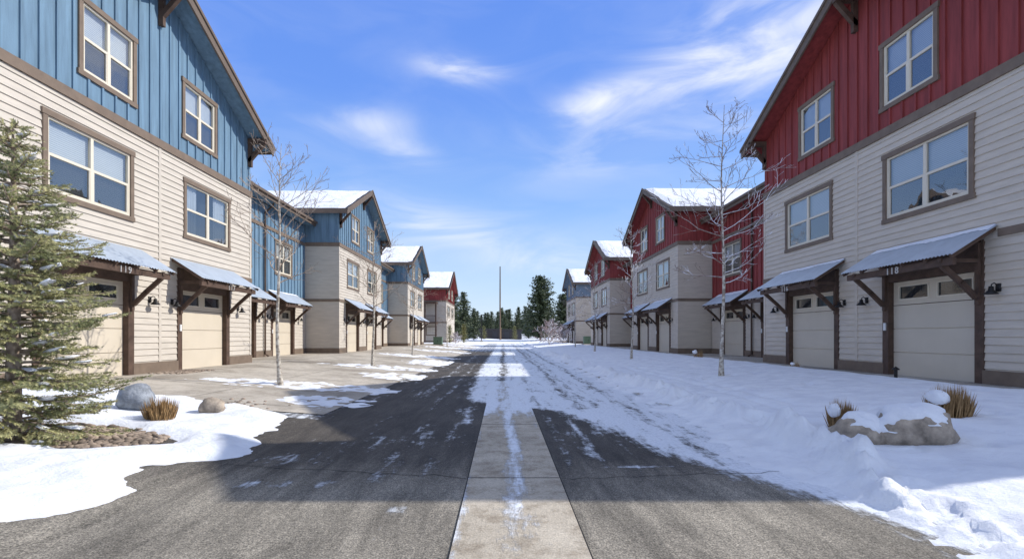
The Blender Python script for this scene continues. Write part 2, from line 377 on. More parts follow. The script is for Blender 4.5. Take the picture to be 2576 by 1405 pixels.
grid('snow_right',span(2.4,5,.045)+span(5,9.6,.07)[1:]+span(9.6,13,.3)[1:]+span(13,30,1.0)[1:],ysn,lambda x,y:base(x)+tright(x,y),M['snow'],None,keepf(0))
grid('snow_field',span(-160,170,3),span(92,420,4),lambda x,y:.62*clamp((y-92)/25,0,1)-.13+fbm(x*.06,y*.06,1,3)*.35+max(0,(y-200)*.02),M['snow_far'])
grid('hills',span(-420,420,7),span(285,520,9),lambda x,y:-4+clamp((y-285)/60,0,1)*(15+5*fbm(x*.008,y*.008,4,3)+1.8*N(x*.12,y*.12))+2.2*N(x*.4,y*.3,2),M['hill'],smooth=False)

# ------------------------------------------------------------------ house pieces (local: x along facade, -y outward, z up)
HW=5.1; D=12.0; RZ=10.85; SL=.465; EX=.165
def lap(mb,mapf,s0,s1,z0,z1):
    k=int(math.floor(z0/EX+1e-6))
    while k*EX<z1-1e-4:
        zb=max(k*EX,z0); zt=min((k+1)*EX,z1)
        ob=.024*(1-(zb-k*EX)/EX)+.003; ot=.024*(1-(zt-k*EX)/EX)+.003
        mb.quad(mapf(s0,zb,ob),mapf(s1,zb,ob),mapf(s1,zt,ot),mapf(s0,zt,ot))
        mb.quad(mapf(s0,zb,.002),mapf(s1,zb,.002),mapf(s1,zb,ob),mapf(s0,zb,ob))
        k+=1
def cells(s0,s1,z0,ztop,holes,extra=()):
    bs=sorted({s0,s1}|{h[i] for h in holes for i in (0,1) if s0<h[i]<s1}|{e for e in extra if s0<e<s1})
    for a,b in zip(bs,bs[1:]):
        m=(a+b)/2; hs=sorted([(h[2],h[3]) for h in holes if h[0]<m<h[1]])
        z=z0
        for (p,q) in hs:
            if p>z: yield a,b,z,p
            z=max(z,q)
        yield a,b,z,None
def boards(wall,bat,mapf,s0,s1,z0,ztop,holes,extra=()):
    for a,b,zl,zh in cells(s0,s1,z0,ztop,holes,extra):
        ta,tb=(zh,zh) if zh is not None else (ztop(a),ztop(b))
        if zh is None and max(ta,tb)<=zl: continue
        wall.quad(mapf(a,zl,.006),mapf(b,zl,.006),mapf(b,tb,.006),mapf(a,ta,.006))
    s=s0+.2
    while s<s1:
        hs=sorted([(h[2],h[3]) for h in holes if h[0]-.03<s<h[1]+.03]); z=z0; segs=[]
        for p,q in hs:
            if p>z: segs.append((z,p))
            z=max(z,q)
        t=min(ztop(s-.03),ztop(s+.03))
        if t>z: segs.append((z,t))
        for (p,q) in segs:
            a,b=s-.028,s+.028
            P=[mapf(a,p,.004),mapf(b,p,.004),mapf(b,p,.042),mapf(a,p,.042),mapf(a,q,.004),mapf(b,q,.004),mapf(b,q,.042),mapf(a,q,.042)]
            bat.add(P,[(0,3,2,1),(4,5,6,7),(0,1,5,4),(1,2,6,5),(2,3,7,6),(3,0,4,7)])
        s+=.41
front=lambda s,z,o:(s,-o,z)
cache={}
def cached(key,fn):
    if key not in cache: cache[key]=fn()
    return cache[key]

def window(parent,x0,x1,z0,z1,kind='blind'):
    """x0..z1 are the outer edges of the brown trim"""
    w=(x1-x0); h=(z1-z0); key=(round(w,2),round(h,2))
    w,h=key; tw=.115
    def f_frame():
        m=MB(); a=w/2-tw; b=h/2-tw; fw=.055
        m.box(-a,a,-.015,.05,-b,-b+fw); m.box(-a,a,-.015,.05,b-fw,b)
        m.box(-a,-a+fw,-.015,.05,-b+fw,b-fw); m.box(a-fw,a,-.015,.05,-b+fw,b-fw)
        m.box(-.04,.04,-.012,.05,-b+fw,b-fw)
        for s in (-1,1):
            q=sorted([s*.04,s*(a-fw)]); m.box(q[0],q[1],-.008,.045,-.03,.03)
            m.box(q[0],q[0]+.03,-.005,.045,-b+fw,-.03); m.box(q[1]-.03,q[1],-.005,.045,-b+fw,-.03); m.box(q[0]+.03,q[1]-.03,-.005,.045,-b+fw,-b+fw+.03)
        return m.mesh('window',M['vinyl'])
    def f_trim():
        m=MB(); a=w/2; b=h/2
        m.box(-a-.03,a+.03,-.06,.06,b-tw-.01,b); m.box(-a-.03,a+.03,-.055,.06,-b,-b+tw)
        m.box(-a,-a+tw,-.05,.06,-b+tw,b-tw-.01); m.box(a-tw,a,-.05,.06,-b+tw,b-tw-.01)
        return m.mesh('trim',M['trim'])
    def f_pane():
        m=MB(); a=w/2-tw-.02; b=h/2-tw-.02; m.quad((-a,.022,-b),(a,.022,-b),(a,.022,b),(-a,.022,b)); return m.mesh('pane',M['glass'])
    def f_scr():
        m=MB(); a=w/2-tw-.05; b=h/2-tw-.05
        m.quad((.04,.03,-b),(a,.03,-b),(a,.03,-.02),(.04,.03,-.02)); return m.mesh('insect_screen',M['screen'])
    def f_blind():
        m=MB(); a=w/2-tw; b=h/2-tw; m.quad((-a,.1,-b),(a,.1,-b),(a,.1,b),(-a,.1,b)); return m.mesh('blind',M['blind'])
    def f_cur():
        m=MB(); a=w/2-tw; b=h/2-tw; s=1
        n=16; pts=[(s*(a-.62*a*i/n),.11+.025*math.sin(i*1.9)) for i in range(n+1)]
        for p,q in zip(pts,pts[1:]): m.quad((p[0],p[1],-b),(q[0],q[1],-b),(q[0],q[1],b),(p[0],p[1],b))
        return m.mesh('curtain',M['curtain'],True)
    def f_back():
        m=MB(); a=w/2-.05; b=h/2-.05; m.quad((-a,.3,-b),(a,.3,-b),(a,.3,b),(-a,.3,b))
        m.quad((-a,.06,-b),(a,.06,-b),(a,.3,-b),(-a,.3,-b)); m.quad((-a,.06,b),(a,.06,b),(a,.3,b),(-a,.3,b))
        m.quad((-a,.06,-b),(-a,.06,b),(-a,.3,b),(-a,.3,-b)); m.quad((a,.06,-b),(a,.06,b),(a,.3,b),(a,.3,-b)); return m.mesh('interior',M['darkin'])
    o=link('window',cached(('wf',key),f_frame),parent,((x0+x1)/2,0,(z0+z1)/2))
    link('trim',cached(('wt',key),f_trim),o); link('pane',cached(('wp',key),f_pane),o)
    link('insect_screen',cached(('ws',key),f_scr),o)
    s2=link('insect_screen',cached(('ws',key),f_scr),o,(-(w/2-tw-.01),0,0))
    link('interior',cached(('wi',key),f_back),o)
    if kind=='blind': link('blind',cached(('wb',key),f_blind),o)
    else:
        link('curtain',cached(('wc',key),f_cur),o); link('curtain',cached(('wc',key),f_cur),o,(-(w/2-tw)*1.38,0,0))
    return o
def whole(x0,x1,z0,z1): return (x0+.06,x1-.06,z0+.06,z1-.06)

DW=2.42; DH=2.38; JW=.2
def garage(parent,xc,yoff=0):
    def f_door():
        m=MB(); h=DH/4
        for i in range(4):
            z0=i*h+.008; z1=(i+1)*h-.008
            if i<3: m.box(-DW/2,DW/2,.10,.14,z0,z1)
            else:
                m.box(-DW/2,DW/2,.10,.14,z0,z0+.12); m.box(-DW/2,DW/2,.10,.14,z1-.1,z1)
                for a,b in ((-DW/2,-DW/2+.17),(-.11,.11),(DW/2-.17,DW/2)): m.box(a,b,.10,.14,z0+.12,z1-.1)
        m.box(-DW/2,DW/2,.125,.16,.0,DH-.6)
        return m.mesh('garage_door',M['door'])
    def f_lite():
        m=MB(); a,b=.11,(DW/2-.17); z0=DH*.75+.126; z1=DH-.106
        m.quad((a,.125,z0),(b,.125,z0),(b,.125,z1),(a,.125,z1)); return m.mesh('door_window',M['doorglass'])
    def f_frame():
        m=MB(); a=DW/2
        m.box(-a-JW,-a,-.045,.2,0,3.0); m.box(a,a+JW,-.045,.2,0,3.0); m.box(-a,a,-.04,.2,DH,3.0); 
        return m.mesh('door_frame',M['beam'])
    def f_rim():
        m=MB()
        a,b=.11,(DW/2-.17); z0=DH*.75+.126; z1=DH-.106; r=.03
        m.box(a,b,.085,.12,z0-.0,z0+r); m.box(a,b,.085,.12,z1-r,z1); m.box(a,a+r,.085,.12,z0+r,z1-r); m.box(b-r,b,.085,.12,z0+r,z1-r)
        return m.mesh('rim',M['vinyl'])
    o=link('garage_door',cached('gd',f_door),parent,(xc,0,0))
    link('door_frame',cached('gf',f_frame),o)
    sh=-(.11+DW/2-.17)
    for dx_ in (0,sh):
        link('door_window',cached('gl',f_lite),o,(dx_,0,0)); link('window_rim',cached('gr',f_rim),o,(dx_,0,0))
    k=cached('kp',lambda:(lambda m:(m.box(-.035,.035,-.075,-.046,1.15,1.34),m.mesh('keypad',M['white']))[1])(MB()))
    link('keypad',k,o,(-(DW/2+.1),0,0))
    return o
def doorglass():
    m,nt,n,l,b=nodes('door_glass'); tc=n.new('ShaderNodeTexCoord'); no=n.new('ShaderNodeTexNoise'); no.inputs['Scale'].default_value=3; l.new(tc.outputs['Object'],no.inputs['Vector'])
    cr=n.new('ShaderNodeValToRGB'); cr.color_ramp.elements[0].color=(.01,.012,.015,1); cr.color_ramp.elements[1].color=(.05,.055,.06,1); l.new(no.outputs['Fac'],cr.inputs[0]); l.new(cr.outputs[0],b.inputs['Base Color'])
    b.inputs['Roughness'].default_value=.05; b.inputs['Specular IOR Level'].default_value=.8; return m
M['doorglass']=doorglass()

def awning(parent,x0,x1,seed=0,snow=.3):
    w=round(x1-x0,2)
    yb,zb,yf,zf=-.03,3.25,-.95,2.66
    def f_sheet():
        m=MB(); n=int(w/.0238); ns=5
        P=[[ (-w/2+w*i/n, yb+(yf-yb)*j/ns, zb+(zf-zb)*j/ns+.015*math.sin(i*math.pi/2)) for i in range(n+1)] for j in range(ns+1)]
        for j in range(ns):
            for i in range(n): m.quad(P[j][i],P[j][i+1],P[j+1][i+1],P[j+1][i])
        return m.mesh('awning',M['metal'],False)
    def f_snow():
        m=MB(); nx=90; ns=6; P=[]
        for j in range(ns+1):
            row=[]
            for i in range(nx+1):
                x=-w/2+.05+(w-.1)*i/nx; t=j/ns*max(.02,snow+.10*N(x*1.3,seed*5.1)+.04*N(x*9,seed))
                hgt=.016+.006*N(x*3,j*.7,seed) if 0<i<nx and j<ns else .003
                row.append((x,yb+(yf-yb)*t,zb+(zf-zb)*t+.012+hgt))
            P.append(row)
        for j in range(ns):
            for i in range(nx): m.quad(P[j][i],P[j][i+1],P[j+1][i+1],P[j+1][i])
        return m.mesh('awning_snow',M['snow'],True)
    def f_rafter():
        m=MB(); m.beam((0,yb,zb-.065),(0,yf+.03,zf-.045),.05,.075); return m.mesh('rafter',M['beam'])
    def f_beam():
        m=MB(); m.box(-w/2+.12,w/2-.12,-.85,-.77,2.46,2.61); return m.mesh('header_beam',M['beam'])
    def f_brace():
        m=MB(); pts=[V((0,-.10,1.80)),V((0,-.42,2.12)),V((0,-.80,2.46))]
        for a,b in zip(pts,pts[1:]): m.beam(a,b+(b-a)*.05,.08,.10)
        m.box(-.045,.045,-.10,-.046,1.66,2.95); m.box(-.04,.04,-.88,-.10,2.54,2.62)
        return m.mesh('brace',M['beam'])
    o=link('awning',cached(('aw',w),f_sheet),parent,((x0+x1)/2,0,0))
    if snow>0: link('awning_snow',cached(('as',w,seed,snow),f_snow),o)
    n=6
    for i in range(n): link('rafter',cached('ar',f_rafter),o,(-w/2+.08+(w-.16)*i/(n-1),0,0))
    link('header_beam',cached(('ab',w),f_beam),o)
    for s in (-1,1): link('brace',cached('abr',f_brace),o,(s*(DW/2+JW/2),0,0))
    return o
def number(parent,txt,x):
    for i,ch in enumerate(txt):
        def f():
            c=bpy.data.curves.new('digit','FONT'); c.body=ch; c.size=.22; c.extrude=.008; c.align_x='CENTER'
            t=bpy.data.objects.new('digit',c); col.objects.link(t); bpy.context.view_layer.update()
            me=bpy.data.meshes.new_from_object(t.evaluated_get(bpy.context.evaluated_depsgraph_get()))
            bpy.data.objects.remove(t); me.materials.clear(); me.materials.append(M['numb']); return me
        o=link('house_number_digit',cached(('nb',ch),f),parent,(x+(i-1)*.14,-.862,2.455)); o.rotation_euler=(R(90),0,0); o['label']='raised metal digit '+ch
def wall_lamp(parent,x,z=1.98):
    def f():
        m=MB(); m.box(-.05,.05,-.045,-.022,-.08,.08); m.tube([(0,-.04,0),(0,-.07,.06),(0,-.12,.09),(0,-.17,.06),(0,-.18,0)],[.012]*5,6); return m.mesh('wall_lamp',M['black'],True)
    def g():
        m=MB(); m.lathe([(.0,.03),(.04,.02),(.045,-.05),(.065,-.07),(.12,-.13),(.115,-.135),(.05,-.08),(0,-.06)],(0,-.18,0)); return m.mesh('lamp_shade',M['black'],True)
    o=link('wall_lamp',cached('wl',f),parent,(x,0,z)); link('lamp_shade',cached('wls',g),o)
def vent(parent,x,z):
    def f():
        m=MB(); m.box(-.12,.12,-.035,-.022,-.1,.1)
        for i in range(4): m.box(-.1,.1,-.05,-.035,-.08+i*.045,-.055+i*.045)
        return m.mesh('vent',M['vinyl'])
    link('vent',cached('vt',f),parent,(x,0,z))

def snow_slab(m,pf,nu,nv,th,seed):
    P=[]
    for j in range(nv+1):
        row=[]
        for i in range(nu+1):
            u=i/nu; v=j/nv; p=V(pf(u,v)); e=(i in (0,nu)) or (j in (0,nv))
            k=.005 if e else th*(1+.7*fbm(p.x*.7,p.y*.7,seed,2))
            if e: p+=V((N(p.y*1.1,seed)*.09,N(p.x*1.3,seed)*.09,0))
            p.z+=k; row.append(p)
        P.append(row)
    for j in range(nv):
        for i in range(nu): m.quad(P[j][i],P[j][i+1],P[j+1][i+1],P[j+1][i])

def house(side,X,c,upper,label,nums=None,lower='siding',wins=('blind','blind','blind','curtain'),doors=True,deck=False,hw=HW):
    sg=1 if side=='L' else -1
    root=empty('townhouse',(X,c,.4),R(90) if side=='L' else R(-90))
    tag(root,label,'house','gabled townhouses along the snowy street')
    f=hw/HW
    def S(a,b): return tuple(sorted((sg*a*f,sg*b*f)))
    ww=[(*S(-3.62,-1.02),3.92,5.72,wins[0]),(*S(1.05,3.62),3.92,5.72,wins[3]),(*S(-2.72,-.92),6.87,8.67,wins[1]),(*S(.98,2.8),6.87,8.67,wins[2])]
    dc=[sg*-2.43*f,sg*2.16*f] if doors else []
    whol=[whole(*w[:4]) for w in ww]; dh=[(x-DW/2-JW+.02,x+DW/2+JW-.02,-1,2.98) for x in dc]
    ztop=lambda s:RZ+ (hw-HW)*SL -SL*abs(s)-.17
    rz=RZ+(hw-HW)*SL
    w=MB()
    for a,b,zl,zh in cells(-hw,hw,0,None,whol+dh,()):
        hi=6.2 if zh is None else min(zh,6.2)
        if hi>zl and zl<6.2: lap(w,front,a,b,zl,hi)
    sl=lambda s,z,o:(-hw-o,s,z); sr=lambda s,z,o:(hw+o,s,z); bk=lambda s,z,o:(s,D+o,z)
    for mp in (sl,sr): lap(w,mp,0,D,0,6.2)
    lap(w,bk,-hw,hw,0,6.2)
    w.build('wall',M[lower],root)
    uw=MB(); ub=MB()
    boards(uw,ub,front,-hw,hw,6.2,ztop,whol,(0,))
    for mp in (sl,sr): boards(uw,ub,mp,0,D,6.2,lambda s:ztop(hw)+.1,[])
    boards(uw,ub,bk,-hw,hw,6.2,ztop,[],(0,))
    n=len(uw.v); uw.v.extend(ub.v); uw.f.extend([tuple(i+n for i in q) for q in ub.f])
    uw.build('gable_cladding',M[upper],root)
    t=MB()
    t.box(-hw-.05,hw+.05,-.06,-.0,6.2,6.42)
    for s in (-1,1):
        a,b=sorted((s*(hw+.001),s*(hw+.05))); t.box(a,b,.001,D,6.202,6.418); t.box(a,b,.001,D,3.0,3.16)
        t.box(a,b,.001,D,0,.3)
        q=sorted((s*4.15*f,s*(hw+.05))); t.box(q[0],q[1],-.05,-.001,3.0,3.16)
    ed=[-hw-.05]
    for h in sorted(dh): ed+=[h[0],h[1]]
    ed.append(hw+.05)
    for a,b in zip(ed[::2],ed[1::2]): t.box(a,b,-.05,-.001,0,.3)
    t.build('band_trim',M['trim'],root)
    for a,b,o in ((hw-.09,hw+.028,.03),(-hw-.028,-hw+.09,.03),(-.05,.05,.032)):
        cb=MB(); cb.box(a,b,-o,-.0,.302,6.198 if abs(a)<1 else 2.998)
        if abs(a)>1: cb.box(a,b,-.03,0,3.162,6.198)
        cb.build('corner_board',M[lower],root)
    for q in ww: window(root,*q[:4],q[4])
    for i,x in enumerate(dc):
        garage(root,x); a=awning(root,x-1.72,x+1.72,i+int(c),0 if side=='L' else .14)
        if nums: number(a,nums[i],0)
    if doors:
        for u in (-4.15,-.42,.5,4.15): wall_lamp(root,sg*u)
        vent(root,sg*-.12,2.8)
    ov=.5; rx=hw+ov; ez=rz-SL*rx; y0=-.6; y1=D+.5
    r=MB(); sf=MB(); fa=MB(); sn=MB()
    for s in (-1,1):
        r.prism([(0,rz),(s*rx,ez),(s*rx,ez-.12),(0,rz-.12)],y0,y1)
        sf.prism([(0,rz-.123),(s*(rx-.02),ez-.123+SL*.02),(s*(rx-.02),ez-.15+SL*.02),(0,rz-.15)],y0+.01,y1-.01)
        fa.prism([(0,rz-.02),(s*(rx+.03),ez-.03),(s*(rx+.03),ez-.31),(0,rz-.30)],y0-.06,y0-.003)
        fa.prism([(0,rz+.06),(s*(rx+.08),ez+.02),(s*(rx+.08),ez-.08),(0,rz-.04)],y0-.10,y0-.062)
        fa.prism([(0,rz-.02),(s*(rx+.03),ez-.03),(s*(rx+.03),ez-.31),(0,rz-.30)],y1+.003,y1+.05)
        a,b=sorted((s*(rx+.003),s*(rx+.035))); fa.box(a,b,y0,y1,ez-.25,ez+.0)
        snow_slab(sn,lambda u,v,s=s:(s*(.02+(rx-.2)*u),y0+.16+(y1-y0-.3)*v,rz-SL*(.02+(rx-.2)*u)),14,34,.10,c+s)
    ro=r.build('roof',M['roofm'],root); sf.build('soffit',M[upper],ro); fa.build('fascia',M['fascia'],ro); sn.build('roof_snow',M['snow'],ro,True)
    for s in (-1,0,1):
        def f_br():
            m=MB(); m.beam((0,0,0),(0,-.66,0),.14,.18); m.beam((0,-.02,-.75),(0,-.6,-.08),.12,.13); m.beam((0,-.08,.1),(0,-.08,-.95),.13,.12); return m.mesh('bracket',M['beam'])
        link('bracket',cached('br',f_br),ro,(s*(hw-.15),0,ztop(s*(hw-.15))-.13-(.05 if s==0 else 0)))
    vp=MB(); vp.tube([(-1.5,8,rz-1),(-1.5,8,rz+.45)],[.12,.12],8,True); vp.build('vent_pipe',M['black'],ro)
    if deck:
        b=MB(); xx=-hw*sg
        x0,x1=sorted((xx,xx-sg*1.9)); b.box(x0,x1,1.2,4.6,2.9,3.1); b.box(x0,x1,1.2,4.6,5.9,6.1)
        for px in (x0 if sg>0 else x1,):
            for py in (1.3,2.9,4.5): b.box(px-.1,px+.1,py-.1,py+.1,0,5.9)
        xe=(x0 if sg>0 else x1)
        b.box(xe-.04,xe+.04,1.2,4.6,4.0,4.08)
        y=1.3
        while y<4.6: b.box(xe-.015,xe+.015,y,y+.03,3.1,4.0); y+=.14
        b.build('balcony',M['beam'],root)
        wn=window(root,0,1.6,0,1.4,'blind'); wn.location=(xx,2.2,1.8); wn.rotation_euler=(0,0,R(-90) if sg>0 else R(90))
    return root

def wing(side,X,c,L,upper,label,lower='siding',full=True,ze=7.6,shed=False):
    sg=1 if side=='L' else -1; hl=L/2-.01
    root=empty('townhouse_wing',(X,c,.4),R(90) if side=='L' else R(-90))
    tag(root,label,'house','recessed townhouse wings between the gables')
    def S(a,b): return tuple(sorted((sg*a,sg*b)))
    ww=[(*S(1.2,3.3),4.1,5.9,'blind'),(*S(-3.3,-1.2),4.1,5.9,'blind')] if full else []
    dc=[sg*-2.18,sg*2.18] if full else []
    if full and L<8.5: dc=[-sg*1.95,sg*1.95]
    whol=[whole(*w[:4]) for w in ww]; dh=[(x-DW/2-JW+.02,x+DW/2+JW-.02,-1,2.98) for x in dc]
    w=MB()
    for a,b,zl,zh in cells(-hl,hl,0,None,dh): 
        if zl<3.0: lap(w,front,a,b,zl,3.0)
    w.build('wall',M[lower],root)
    top=(lambda s:8.9-.465*(s-hl)-.2) if shed else (lambda s:ze-.25)
    uw=MB(); ub=MB(); boards(uw,ub,front,-hl,hl,3.0,top,whol)
    n=len(uw.v); uw.v.extend(ub.v); uw.f.extend([tuple(i+n for i in q) for q in ub.f])
    uw.quad((-hl,0,0),(-hl,9,0),(-hl,9,7.4),(-hl,0,7.4)); uw.quad((hl,0,0),(hl,9,0),(hl,9,7.4),(hl,0,7.4))
    if shed:
        for q in (-hl,hl): uw.quad((q,0,7.41),(q,9,7.41),(q,9,top(q)),(q,0,top(q)))
    uw.build('cladding',M[upper],root)
    t=MB(); t.box(-hl,hl,-.05,0,3.0,3.16); t.box(-hl,hl,-.05,0,6.2,6.36)
    ed=[-hl]
    for h in sorted(dh): ed+=[h[0],h[1]]
    ed.append(hl)
    for a,b in zip(ed[::2],ed[1::2]): t.box(a,b,-.05,-.001,0,.3)
    t.build('band_trim',M['trim'],root)
    for q in ww: window(root,*q[:4],q[4])
    for i,x in enumerate(dc):
        garage(root,x); awning(root,x-1.72,x+1.72,i+int(c)+3,.08 if side=='L' else .22)
    if full:
        for u in (-4.2,-.4,.4,4.2):
            if abs(u)<hl-.3: wall_lamp(root,u)
        d=MB(); u=-sg*0.0
        d.tube([(u,-.5,7.35),(u,-.45,7.2),(u,-.1,6.9),(u,-.09,6.7)],[.045]*4,8); d.tube([(u,-.1,6.7),(u,-.1,.15),(u,-.25,.05)],[.045]*3,8)
        d.build('downspout',M['beam'],root)
    if shed:
        r=MB(); z0=top(hl)+.2; z1=top(-hl)+.2
        r.prism([(-hl,z1),(hl,z0),(hl,z0-.18),(-hl,z1-.18)],-.6,9)
        ro=r.build('roof',M['roofm'],root)
        fa=MB(); fa.prism([(-hl,z1-.02),(hl,z0-.02),(hl,z0-.3),(-hl,z1-.3)],-.65,-.603); fa.build('fascia',M['fascia'],ro)
        sn=MB(); snow_slab(sn,lambda u,v:(-hl+.05+(2*hl-.1)*u,-.5+9*v,z1+(z0-z1)*(.02+.96*u)),10,20,.1,c); sn.build('roof_snow',M['snow'],ro,True)
        return root
    r=MB(); fa=MB(); sn=MB(); k=.38; ye=-.6; yr=4.6; zr=ze+k*(yr-ye)
    def px(poly,m,x0,x1):
        n=len(poly); vs=[(x0,p[0],p[1]) for p in poly]+[(x1,p[0],p[1]) for p in poly]
        m.add(vs,[tuple(range(n)),tuple(range(2*n-1,n-1,-1))]+[(i,i+n,(i+1)%n+n,(i+1)%n) for i in range(n)])
    px([(ye,ze),(yr,zr),(2*yr-ye,ze),(2*yr-ye,ze-.14),(yr,zr-.14),(ye,ze-.14)],r,-hl,hl)
    fa.box(-hl,hl,ye-.05,ye-.003,ze-.27,ze-.02); fa.box(-hl,hl,ye-.14,ye-.052,ze-.12,ze+.0)
    snow_slab(sn,lambda u,v:(-hl+.05+(2*hl-.1)*u,ye+.1+(yr-ye-.1)*v,ze+k*(.1+(yr-ye-.1)*v)),24,12,.10,c)
    ro=r.build('roof',M['roofm'],root); fa.build('fascia',M['fascia'],ro); sn.build('roof_snow',M['snow'],ro,True)
    s_=MB(); s_.box(-hl,hl,ye,0,ze-.2,ze-.145); s_.build('soffit',M[upper],ro)
    return root

house('L',-9.5,14.15,'blue','blue-gabled cream townhouse numbered 119 and 117, nearest house on the left',('119','117'))
wing('L',-11.45,24.45,10.3,'blue','recessed blue-clad wing between the nearest and second blue-gabled houses')
house('L',-9.5,34.75,'blue','second blue-gabled cream house on the left, with snow on its roof, behind the recessed wing')
wing('L',-11.45,45.4,11.1,'blue','recessed blue-clad wing just before the third blue-gabled house')
house('L',-9.5,56.1,'blue','third and smallest-looking blue-gabled house on the left of the street')
house('L',-8.6,84,'red','red-gabled house with a dark balcony at the far end of the left row',None,'siding',deck=True,doors=False,hw=6.6)
house('R',10,14.45,'red','red-gabled beige townhouse numbered 118 and 116, nearest house on the right',('118','116'),'siding_shade',('blind','blind','blind','blind'))
wing('R',11.9,24.3,9.6,'red','recessed red-clad wing between the nearest and second red-gabled houses','siding_shade')
house('R',10,34.3,'red','second red-gabled house on the right, with snowy roof, beyond the recessed red wing',None,'siding_shade')
wing('R',11.9,43.6,8.3,'red','recessed red-clad wing just before the third red-gabled house','siding_shade')
house('R',10,52.9,'red','third red-gabled house on the right of the street',None,'siding_shade')
house('R',10,75,'slate','slate-blue gabled house at the far end of the right row',None,'siding_shade')
wing('R',10.15,8.02,2.64,'red','added unseen red-clad wing beside house 118, roof sloped to shape the road shadow','siding_shade',full=False,shed=True)  # out-of-view wing added to cast the foreground shadow; rising roof shapes its edge

# ------------------------------------------------------------------ trees
def bare_tree_meshes(seed,H,spread,first,twigmat,nb=34,r0=.07,up=.75,tw=1.0):
    rnd=random.Random(seed); tr=MB(); cr=MB()
    pts=[];n=12
    wx,wy=rnd.uniform(-.1,.1),rnd.uniform(-.1,.1)
    for i in range(n+1):
        t=i/n; pts.append(V((wx*math.sin(t*4)+.03*math.sin(t*9+seed),wy*math.sin(t*5)+.03*math.cos(t*8),H*t)))
    rad=[r0*(1-.9*(i/n)**.9)+(.03 if i==0 else 0) for i in range(n+1)]
    tr.tube(pts,rad,9)
    def at(t):
        f=t*n; i=min(int(f),n-1); return pts[i].lerp(pts[i+1],f-i)
    def branch(p,d,L,r,depth):
        ns=6 if depth==0 else 3; q=[p.copy()]; dd=d.copy()
        for k in range(ns):
            dd=(dd+V((rnd.gauss(0,.14),rnd.gauss(0,.14),rnd.gauss(.05,.12)))).normalized()
            q.append(q[-1]+dd*L/ns)
        rr=[max(.0038*tw,r*(1-.8*k/ns)) for k in range(ns+1)]
        cr.tube(q,rr,5 if depth==0 else 3)
        if depth<2:
            m=rnd.randint(5,8) if depth==0 else rnd.randint(2,3)
            for k in range(m):
                t=.2+.8*(k+rnd.random())/m; f=t*ns; i=min(int(f),ns-1); pp=q[i].lerp(q[i+1],f-i)
                ax=(q[i+1]-q[i]).normalized(); rv=V((rnd.gauss(0,1),rnd.gauss(0,1),rnd.gauss(.25,.7))); rv-=ax*rv.dot(ax); rv.normalize()
                branch(pp,(ax*.85+rv*.65).normalized(),L*.46*(1.1-t*.6)*rnd.uniform(.7,1.3),r*.45,depth+1)
    for k in range(nb):
        t=first+(0.97-first)*((k+rnd.random()*.6)/nb); a=k*2.4+rnd.uniform(-.4,.4)
        e=up*rnd.uniform(.5,1.3)*(0.7+.6*t)
        rel=(t-first)/(1-first)
        L=spread*(1-rel)**.6*(.55+.45*min(1,rel*5))*rnd.uniform(.65,1.2)+.15
        branch(at(t),V((math.cos(a),math.sin(a),e)).normalized(),L,r0*.32*(1-.6*rel),0)
    return tr.mesh('trunk',M['bark'],True),cr.mesh('crown',twigmat)
def place_tree(name,meshes,x,y,s,rz,label,cat,group,z=None):
    e=empty(name,(x,y,base(x)-.03 if z is None else z),rz); e.scale=(s,s,s); tag(e,label,cat,group)
    link('trunk',meshes[0],e); link('crown',meshes[1],e); return e
TA=bare_tree_meshes(3,6.0,1.9,.42,M['twig'],23,.054,.7,1.1)
TB=bare_tree_meshes(11,7.6,2.0,.34,M['twig_snow'],32,.060,.38,1.35)
TC=bare_tree_meshes(5,6.0,1.9,.36,M['twig'],22,.062,.65,1.1)
TD=bare_tree_meshes(9,6.4,1.75,.34,M['twig_snow'],26,.054,.5,1.25)
g1='young bare street trees on the left verge'; g2='young bare snow-dusted street trees on the right verge'
place_tree('bare_tree',TA,-5.5,12.65,1,.4,'slender leafless tree nearest on the left, before garage 117','tree',g1)
place_tree('bare_tree',TC,-5.25,20.8,.98,1.2,'second leafless tree along the left verge, before the recessed blue wing','tree',g1)
place_tree('bare_tree',TA,-5.6,31.8,.98,2.2,'third leafless tree along the left verge, before the second blue-gabled house','tree',g1)
place_tree('bare_tree',TC,-6.0,55,.9,3.2,'small distant leafless tree on the left, before the far red-gabled house','tree',g1)
place_tree('bare_tree',TB,6.1,14.2,1,.2,'tall leafless tree with snow on its branches, nearest on the right','tree',g2)
place_tree('bare_tree',TD,6.2,24.6,1.02,1.4,'second snow-dusted leafless tree from the camera along the right verge','tree',g2)
place_tree('bare_tree',TD,6.4,35.6,1,2.7,'third snow-dusted leafless tree from the camera along the right verge','tree',g2)
place_tree('bare_tree',TB,6.9,49,.8,3.9,'fourth snow-dusted leafless tree from the camera along the right verge','tree',g2)
SH=bare_tree_meshes(21,2.6,2.0,.06,M['twig_frost'],42,.06,.7,5.0)
place_tree('frosted_shrub',SH,6.0,66,1.15,0,'broad frosted shrub beside the road, before the slate-blue house','shrub',None)
place_tree('frosted_shrub',SH,8.2,70,.9,2,'smaller frosted shrub to the right of the broad one','shrub',None)
place_tree('frosted_shrub',SH,-6.6,72,.6,1,'low frosted shrub before the far red-gabled house','shrub',None)

